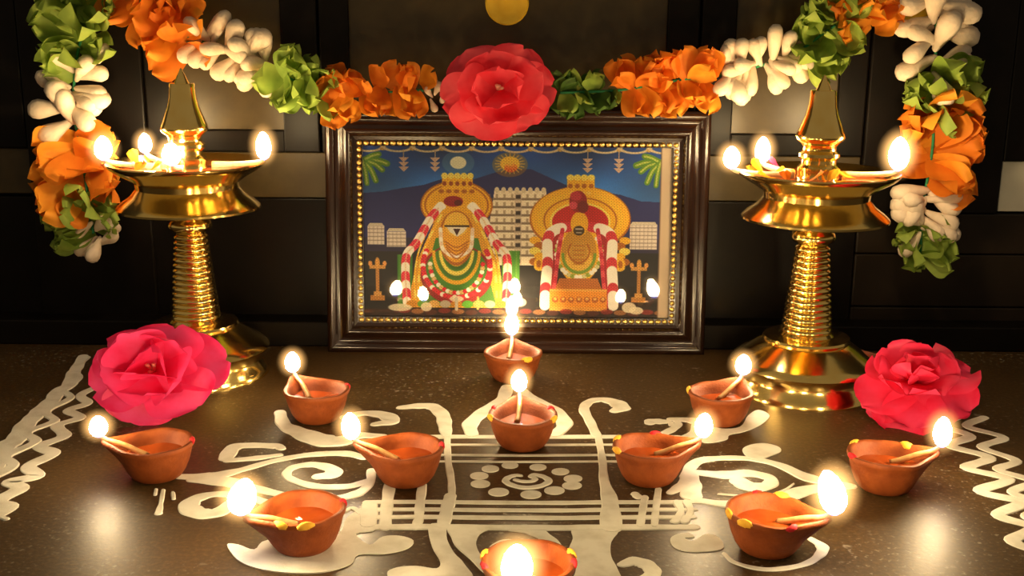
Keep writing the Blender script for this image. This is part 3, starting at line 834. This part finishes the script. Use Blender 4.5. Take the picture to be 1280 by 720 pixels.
# hanging end by the brass lamp with the pink flower
run('w', [(118, 276), (126, 308)], 8, 33, 1, -.008); run('g', [(105, 246), (118, 290)], 13, 52, 2)
run('o', [(98, 170), (104, 205), (108, 246)], 18, 62, 3)
run('w', [(97, 92), (88, 125), (96, 158)], 15, 46, 4, -.004)
run('g', [(104, -8), (102, 30), (104, 88)], 18, 56, 5)
run('w', [(118, 76), (122, 80)], 2, 30, 41, -.012)
run('o', [(150, -18), (190, 8), (222, 34), (236, 62)], 20, 50, 6)
run('w', [(252, 48), (286, 62), (318, 74), (340, 80)], 24, 40, 7, -.004)
run('g', [(352, 92), (376, 104), (400, 112)], 17, 46, 8, -.004)
run('o', [(408, 128), (440, 116), (486, 110), (528, 110)], 24, 40, 9, -.004)
run('w', [(538, 122), (552, 114)], 5, 18, 10, -.006)
run('d', [(690, 118), (722, 118), (752, 116)], 12, 34, 11, .004); run('g', [(700, 118), (768, 112)], 5, 34, 12)
run('o', [(780, 112), (814, 106), (850, 100), (890, 104)], 26, 42, 13, -.004)
run('w', [(900, 92), (926, 88), (956, 78), (992, 66)], 25, 40, 14, -.004)
run('g', [(1010, 62), (1034, 44), (1040, 4)], 19, 48, 15)
run('o', [(1062, -12), (1082, 16), (1096, 36)], 15, 42, 16)
run('w', [(1170, -10), (1168, 28), (1168, 60), (1168, 96)], 16, 52, 17, -.004)
run('g', [(1168, 96), (1172, 128)], 15, 60, 18)
run('o', [(1172, 136), (1166, 180), (1160, 232)], 22, 62, 19)
run('w', [(1158, 238), (1154, 262), (1152, 292)], 15, 46, 20, -.006)
run('g', [(1146, 282), (1150, 318)], 14, 46, 21)
for pts in ([(118, 300), (104, 205), (92, 125), (104, 40), (140, -6), (190, 10), (236, 46), (300, 66), (372, 102), (440, 116), (540, 112)],
            [(700, 116), (780, 112), (850, 100), (920, 90), (990, 68), (1040, 34), (1090, 4), (1130, -10), (1168, 20), (1168, 96), (1166, 180), (1155, 250), (1150, 318)]):
    new_obj('string', tube('string', [W(a, b_, YG - 0.004) - gbase for a, b_ in pts], 0.0016, M['string'], 7, 8), gar)

# ------------------------------------------------------------------ kolam
kol = empty('kolam', G(655, 600)); kb = kol.location.copy()
tag(kol, 'white rice paste kolam of lines, scrolls, leaves and a dotted ring on the floor', 'floor drawing')
zc = [0]
def ribbon(pts, wd, root=None, name='paste_line', n=8, closed=False):
    """pts in floor pixels; wd half-width(s) in mm"""
    root = root or kol; rb = root.location
    P = catmull([G(a, b_) for a, b_ in pts], n, closed); N = len(P)
    zc[0] += 1; zt = 0.0005 + 0.00004*(zc[0] % 18)
    def hw(t):
        if not isinstance(wd, (list, tuple)): return wd/1000
        s = t*(len(wd)-1); k = min(int(s), len(wd)-2); return (wd[k] + (wd[k+1]-wd[k])*(s-k))/1000
    L, Rr = [], []
    for i in range(N):
        if closed: tg = P[(i+1) % N] - P[i-1]
        else: tg = P[min(i+1, N-1)] - P[max(i-1, 0)]
        tg.z = 0; tg.normalize(); nn = Vector((-tg.y, tg.x, 0))
        h = hw(i/max(1, N-1)) * (1 + 0.06*math.sin(i*0.9 + zc[0]))
        L.append((P[i] + nn*h, P[i] + nn*max(h - .0008, h*.4))); Rr.append((P[i] - nn*h, P[i] - nn*max(h - .0008, h*.4)))
    v, f = [], []
    def ringpts(A):  # base outline then top outline
        for p in A: v.append((p.x - rb.x, p.y - rb.y, 0.00002))
    if closed:
        for i in range(N):
            for p, z in ((L[i][0], .00002), (L[i][1], zt), (Rr[i][1], zt), (Rr[i][0], .00002)): v.append((p.x-rb.x, p.y-rb.y, z))
        for i in range(N):
            j = (i+1) % N
            for k in range(3): f.append((4*i+k+1, 4*i+k, 4*j+k, 4*j+k+1))
    else:
        # rounded ends
        def cap(p, tg, h, hi, sgn):
            out = []
            for k in range(1, 6):
                a = math.pi*k/6
                out.append((a, p, tg, h, hi))
            return out
        for i in range(N):
            for p, z in ((L[i][0], .00002), (L[i][1], zt), (Rr[i][1], zt), (Rr[i][0], .00002)): v.append((p.x-rb.x, p.y-rb.y, z))
        for i in range(N-1):
            j = i+1
            for k in range(3): f.append((4*i+k+1, 4*i+k, 4*j+k, 4*j+k+1))
        for end in (0, N-1):
            c = P[end]
            tg = (P[1]-P[0]) if end == 0 else (P[-1]-P[-2])
            tg.z = 0; tg.normalize()
            if end == 0: tg = -tg
            a0 = L[end] if end else Rr[end]; b0 = Rr[end] if end else L[end]
            h = (a0[0]-c).length; hi = (a0[1]-c).length
            side = (a0[0]-c).normalized()
            prev = (4*end + (0 if end else 3), 4*end + (1 if end else 2))
            first = prev; tops = [prev[1]]
            for k in range(1, 7):
                a = math.pi*k/7
                d = side*math.cos(a) + tg*math.sin(a)
                q0, q1 = c + d*h, c + d*hi
                v.append((q0.x-rb.x, q0.y-rb.y, .00002)); v.append((q1.x-rb.x, q1.y-rb.y, zt))
                cur = (len(v)-2, len(v)-1)
                f.append((prev[0], cur[0], cur[1], prev[1])); tops.append(cur[1]); prev = cur
            last = (4*end + (3 if end else 0), 4*end + (2 if end else 1))
            f.append((prev[0], last[0], last[1], prev[1])); tops.append(last[1])
            f.append(tuple(tops))
    me = mesh(name, v, f, M['kolam'], False)
    bm = bmesh.new(); bm.from_mesh(me); bmesh.ops.recalc_face_normals(bm, faces=bm.faces[:])
    if sum(fc_.normal.z*fc_.calc_area() for fc_ in bm.faces) < 0: bmesh.ops.reverse_faces(bm, faces=bm.faces[:])
    bm.to_mesh(me); bm.free()
    return new_obj(name, me, root)
def patch(pts, name='paste_lobe', root=None, n=5):
    root = root or kol; rb = root.location
    P = catmull([G(a, b_) for a, b_ in pts], n, True)
    zc[0] += 1; zt = 0.0005 + 0.00004*(zc[0] % 18)
    from mathutils.geometry import tessellate_polygon
    N = len(P)
    v = [(p.x-rb.x, p.y-rb.y, zt) for p in P] + [(p.x-rb.x, p.y-rb.y, .00002) for p in P]
    f = []
    for a, b_, c in tessellate_polygon([[Vector((p.x, p.y, 0)) for p in P]]):
        cr = (P[b_]-P[a]).cross(P[c]-P[a]).z
        f.append((a, b_, c) if cr > 0 else (a, c, b_))
    for i in range(N): f.append((i, N+i, N+(i+1) % N, (i+1) % N))
    return new_obj(name, mesh(name, v, f, M['kolam'], False), root)
# parallel lines of the centre
for y, h, xa, xb in ((546, 4.6, 470, 848), (556, 2.6, 520, 815), (569, 2.6, 520, 808), (577, 2.2, 520, 800)):
    ribbon([(xa, y+1), (560, y), (650, y+.5), (755, y), (xb, y+.5)], h, name='paste_line')
for y, h, xa, xb in ((628, 3.6, 458, 872), (637.5, 3.4, 452, 868), (647, 3.6, 455, 866), (659.5, 4.8, 448, 868)):
    ribbon([(xa, y), (530, y-.5), (600, y+.3), (700, y+.8), (760, y), (xb, y)], h)
for pts, h in (([(559, 546), (560, 575), (564, 600), (565, 622)], 3.2), ([(563, 620), (558, 640), (554, 658)], 5.5), ([(528, 606), (525, 630), (523, 650), (519, 660)], 4.0), ([(487, 606), (484, 630), (481, 660)], 5.0),
               ([(748, 547), (753, 575), (755, 600), (762, 625), (764, 660)], [3.2, 3.6, 4.2, 7, 9]), ([(798, 547), (800, 552)], 3), ([(806, 622), (803, 640), (800, 658)], 3.2), ([(823, 612), (820, 635), (818, 658)], 3.0), ([(462, 631), (460, 656)], 7)):
    ribbon(pts, h)
for cx, cy in ((470, 168), (610, 178), (722, 200), (785, 235), (780, 270), (692, 295), (575, 315), (413, 303), (322, 262), (316, 222), (372, 187)):
    x, y = 520 + cx/4, 540 + cy/4; rx, ry = 10.4 + (cy-160)*.018, 3.9 + (cy-160)*.008
    patch([(x + rx*math.cos(2*math.pi*k/10), y + ry*math.sin(2*math.pi*k/10)) for k in range(10)], 'paste_dot', n=3)
ribbon([(651, 595), (645, 594.5), (636, 597), (632, 601), (638, 606), (655, 610), (675, 608), (686, 602), (681, 597), (670, 594), (664, 595.5), (669, 599), (664, 602), (652, 602), (644, 600)], [2.2, 3.2, 3.4, 3.4, 3.0, 2.6, 2.4], name='paste_spiral')
# bulb around the lamp under the frame
ribbon([(634, 484), (627, 500), (606, 514), (588, 530), (590, 544)], [7, 7, 8, 8, 6], name='paste_scroll')
ribbon([(646, 484), (668, 500), (694, 514), (706, 530), (694, 544)], [6, 7, 8, 8, 6], name='paste_scroll')
ribbon([(500, 510), (522, 508), (541, 509), (553, 519), (556, 532), (558, 545)], [4, 7, 8, 7.5, 7, 5], name='paste_scroll')
ribbon([(746, 545), (737, 526), (730, 512), (736, 503), (752, 500), (770, 504), (776, 510), (768, 514)], [5, 5, 5.5, 5.5, 6, 9, 10, 5], name='paste_scroll')
# scrolls under the two lamps beside the bulb
ribbon([(350, 516), (355, 531), (372, 540), (400, 550), (424, 552), (448, 545), (478, 546)], [6, 7, 10, 14, 12, 7, 5], name='paste_scroll')
ribbon([(430, 522), (456, 517), (482, 520), (488, 527), (468, 531)], [5, 6, 9, 9, 4], name='paste_scroll')
ribbon([(838, 532), (838, 528), (826, 527), (814, 527), (812, 529)], [2, 3.5, 7, 7, 5], name='paste_scroll')
ribbon([(842, 524), (848, 530), (838, 538), (820, 546)], [3, 4, 5, 5], name='paste_scroll')
ribbon([(838, 524), (866, 526), (880, 532)], [4, 8, 8], name='paste_scroll')
patch([(868, 528), (900, 536), (925, 534), (935, 520), (948, 513), (962, 520), (950, 532), (930, 540), (912, 544), (908, 550), (885, 554), (868, 550), (850, 547), (862, 540)], n=4)
# leaf beside the open-centred flower
ribbon([(226, 596), (262, 596), (300, 588), (340, 577), (384, 569), (430, 567), (455, 572)], [5, 9, 5, 4.4, 5, 6, 5], name='paste_leaf')
ribbon([(240, 600), (280, 602), (312, 609), (356, 619), (406, 624), (444, 618), (462, 604), (464, 588)], [5, 10, 6, 5, 5, 6, 4, 4], name='paste_leaf')
ribbon([(460, 601), (436, 608), (396, 608), (366, 600), (358, 592), (368, 584), (392, 581), (414, 586), (416, 593), (398, 596)], [4, 5, 5, 4.5, 4.2, 4.6, 5.6, 7, 8, 6], name='paste_spiral')
ribbon([(282, 573), (292, 560), (312, 557), (345, 558), (352, 561)], [7, 8, 6, 6, 4], name='paste_scroll')
ribbon([(284, 576), (320, 573), (350, 569)], [4, 5, 3], name='paste_scroll')
ribbon([(340, 631), (310, 622), (272, 618), (245, 624), (236, 634), (250, 642), (272, 641), (288, 630), (300, 627)], [5, 5, 5, 7, 9, 9, 8, 6, 3], name='paste_scroll')
patch([(284, 682), (298, 682), (318, 688), (335, 676), (400, 676), (424, 668), (434, 648), (452, 640), (470, 662), (445, 668), (462, 682), (478, 672), (500, 671), (517, 677), (508, 687), (480, 693), (448, 694), (438, 706), (405, 716), (360, 717), (320, 711), (296, 700)], n=4)
for pts, h in (([(195, 612), (194, 619)], 1.6), ([(204, 613), (201, 630), (198, 642)], [2, 2, 3.4]), ([(216, 616), (217, 624)], 1.8), ([(2, 647), (8, 649)], 2.6)): ribbon(pts, h, name='paste_drip')
ribbon([(452, 642), (440, 636), (432, 640)], [4, 3, 2], name='paste_drip')
# stalk below the lines
patch([(536, 658), (556, 658), (559, 676), (568, 693), (580, 706), (588, 730), (500, 730), (484, 718), (496, 711), (520, 709), (546, 712), (550, 702), (540, 684)], n=4)
patch([(562, 660), (612, 660), (600, 668), (595, 680), (600, 694), (612, 706), (620, 722), (604, 716), (588, 700), (570, 684), (564, 672)], n=4)
ribbon([(640, 661), (662, 662), (682, 672), (700, 688)], [5, 8, 6, 5], name='paste_scroll')
ribbon([(616, 690), (630, 680), (650, 680), (690, 686)], [5, 7, 5, 8], name='paste_scroll')
patch([(718, 660), (772, 660), (764, 678), (764, 696), (772, 712), (776, 735), (716, 735), (720, 712), (710, 692), (716, 674)], n=4)
ribbon([(778, 706), (792, 702), (808, 706), (816, 716), (806, 730)], [4, 7, 7, 6, 8], name='paste_scroll')
patch([(838, 674), (848, 668), (862, 668), (868, 672), (856, 673), (866, 677), (884, 668), (900, 674), (904, 686), (884, 690), (858, 690), (842, 684)], 'paste_scroll', n=4)
ribbon([(905, 692), (920, 704), (958, 712), (1000, 707), (1022, 696), (1028, 684), (1014, 674)], [1.8, 2.4, 3, 3, 3.5, 5, 3], name='paste_ring')
# leaf beside the crumpled flower
ribbon([(856, 596), (870, 578), (900, 573), (940, 574), (975, 582), (1012, 598), (1064, 608)], [5, 6, 5, 5, 5.5, 8, 5], name='paste_leaf')
ribbon([(1064, 608), (1012, 612), (970, 625), (915, 631), (870, 626)], [5, 8, 9, 7, 5], name='paste_leaf')
ribbon([(862, 588), (862, 604), (864, 620)], [6, 10, 9], name='paste_leaf')
ribbon([(862, 590), (904, 594), (936, 592), (962, 598), (960, 607), (938, 609), (924, 602)], [4, 8, 7, 6, 7, 9, 9], name='paste_spiral')
ribbon([(898, 618), (950, 621), (978, 614), (992, 605)], [1.2, 1.8, 1.6, 1.0], name='paste_line')
patch([(928, 563), (938, 557), (955, 555), (972, 559), (976, 565), (962, 571), (950, 575), (936, 573)], n=4)
ribbon([(794, 618), (798, 622)], 4, name='paste_drip'); ribbon([(838, 616), (856, 606)], [4, 7], name='paste_drip')
for x in (846, 858): ribbon([(x, 628), (x+5, 640), (x-2, 652)], [4, 3, 4], name='paste_drip')
# wavy borders
def border(label, lines):
    e = empty('kolam_border', G(*lines[0][0][len(lines[0][0])//2])); tag(e, label, 'floor drawing', 'wavy borders of the kolam')
    for pts, h in lines: ribbon(pts, h, e, 'wavy_line', 8)
border('white wavy border lines on the floor beside the rose pink flower',
       [([(104, 446), (96, 460), (91, 468), (86, 482), (72, 490), (66, 500), (52, 512), (42, 522), (30, 534), (22, 548), (8, 558), (-6, 572), (-14, 590), (-30, 604)], [6, 7, 8, 8, 9, 9, 10, 11, 12, 12]),
        ([(110, 447), (94, 462), (99, 473), (80, 488), (88, 498), (58, 515), (68, 527), (34, 541), (44, 553), (8, 571), (16, 583), (-14, 600)], [3, 4, 4.5, 5, 5.5, 5.5]),
        ([(124, 482), (101, 494), (109, 504), (86, 513), (100, 522), (72, 532), (80, 545), (50, 558), (66, 567), (36, 583), (46, 595), (14, 602), (24, 611), (-4, 627), (10, 635), (-20, 650)], [5, 6, 6, 7, 7, 8, 8])])
border('white wavy border lines on the floor beside the crumpled crimson flower',
       [([(1200, 520), (1176, 531), (1212, 545), (1188, 557), (1236, 572), (1209, 585), (1260, 599), (1225, 614), (1276, 628), (1248, 644), (1292, 660), (1266, 676), (1310, 694)], 6.2),
        ([(1230, 522), (1209, 533), (1254, 547), (1228, 559), (1270, 576), (1248, 587), (1290, 602), (1266, 616), (1310, 632), (1284, 646), (1330, 664)], 5.2)])
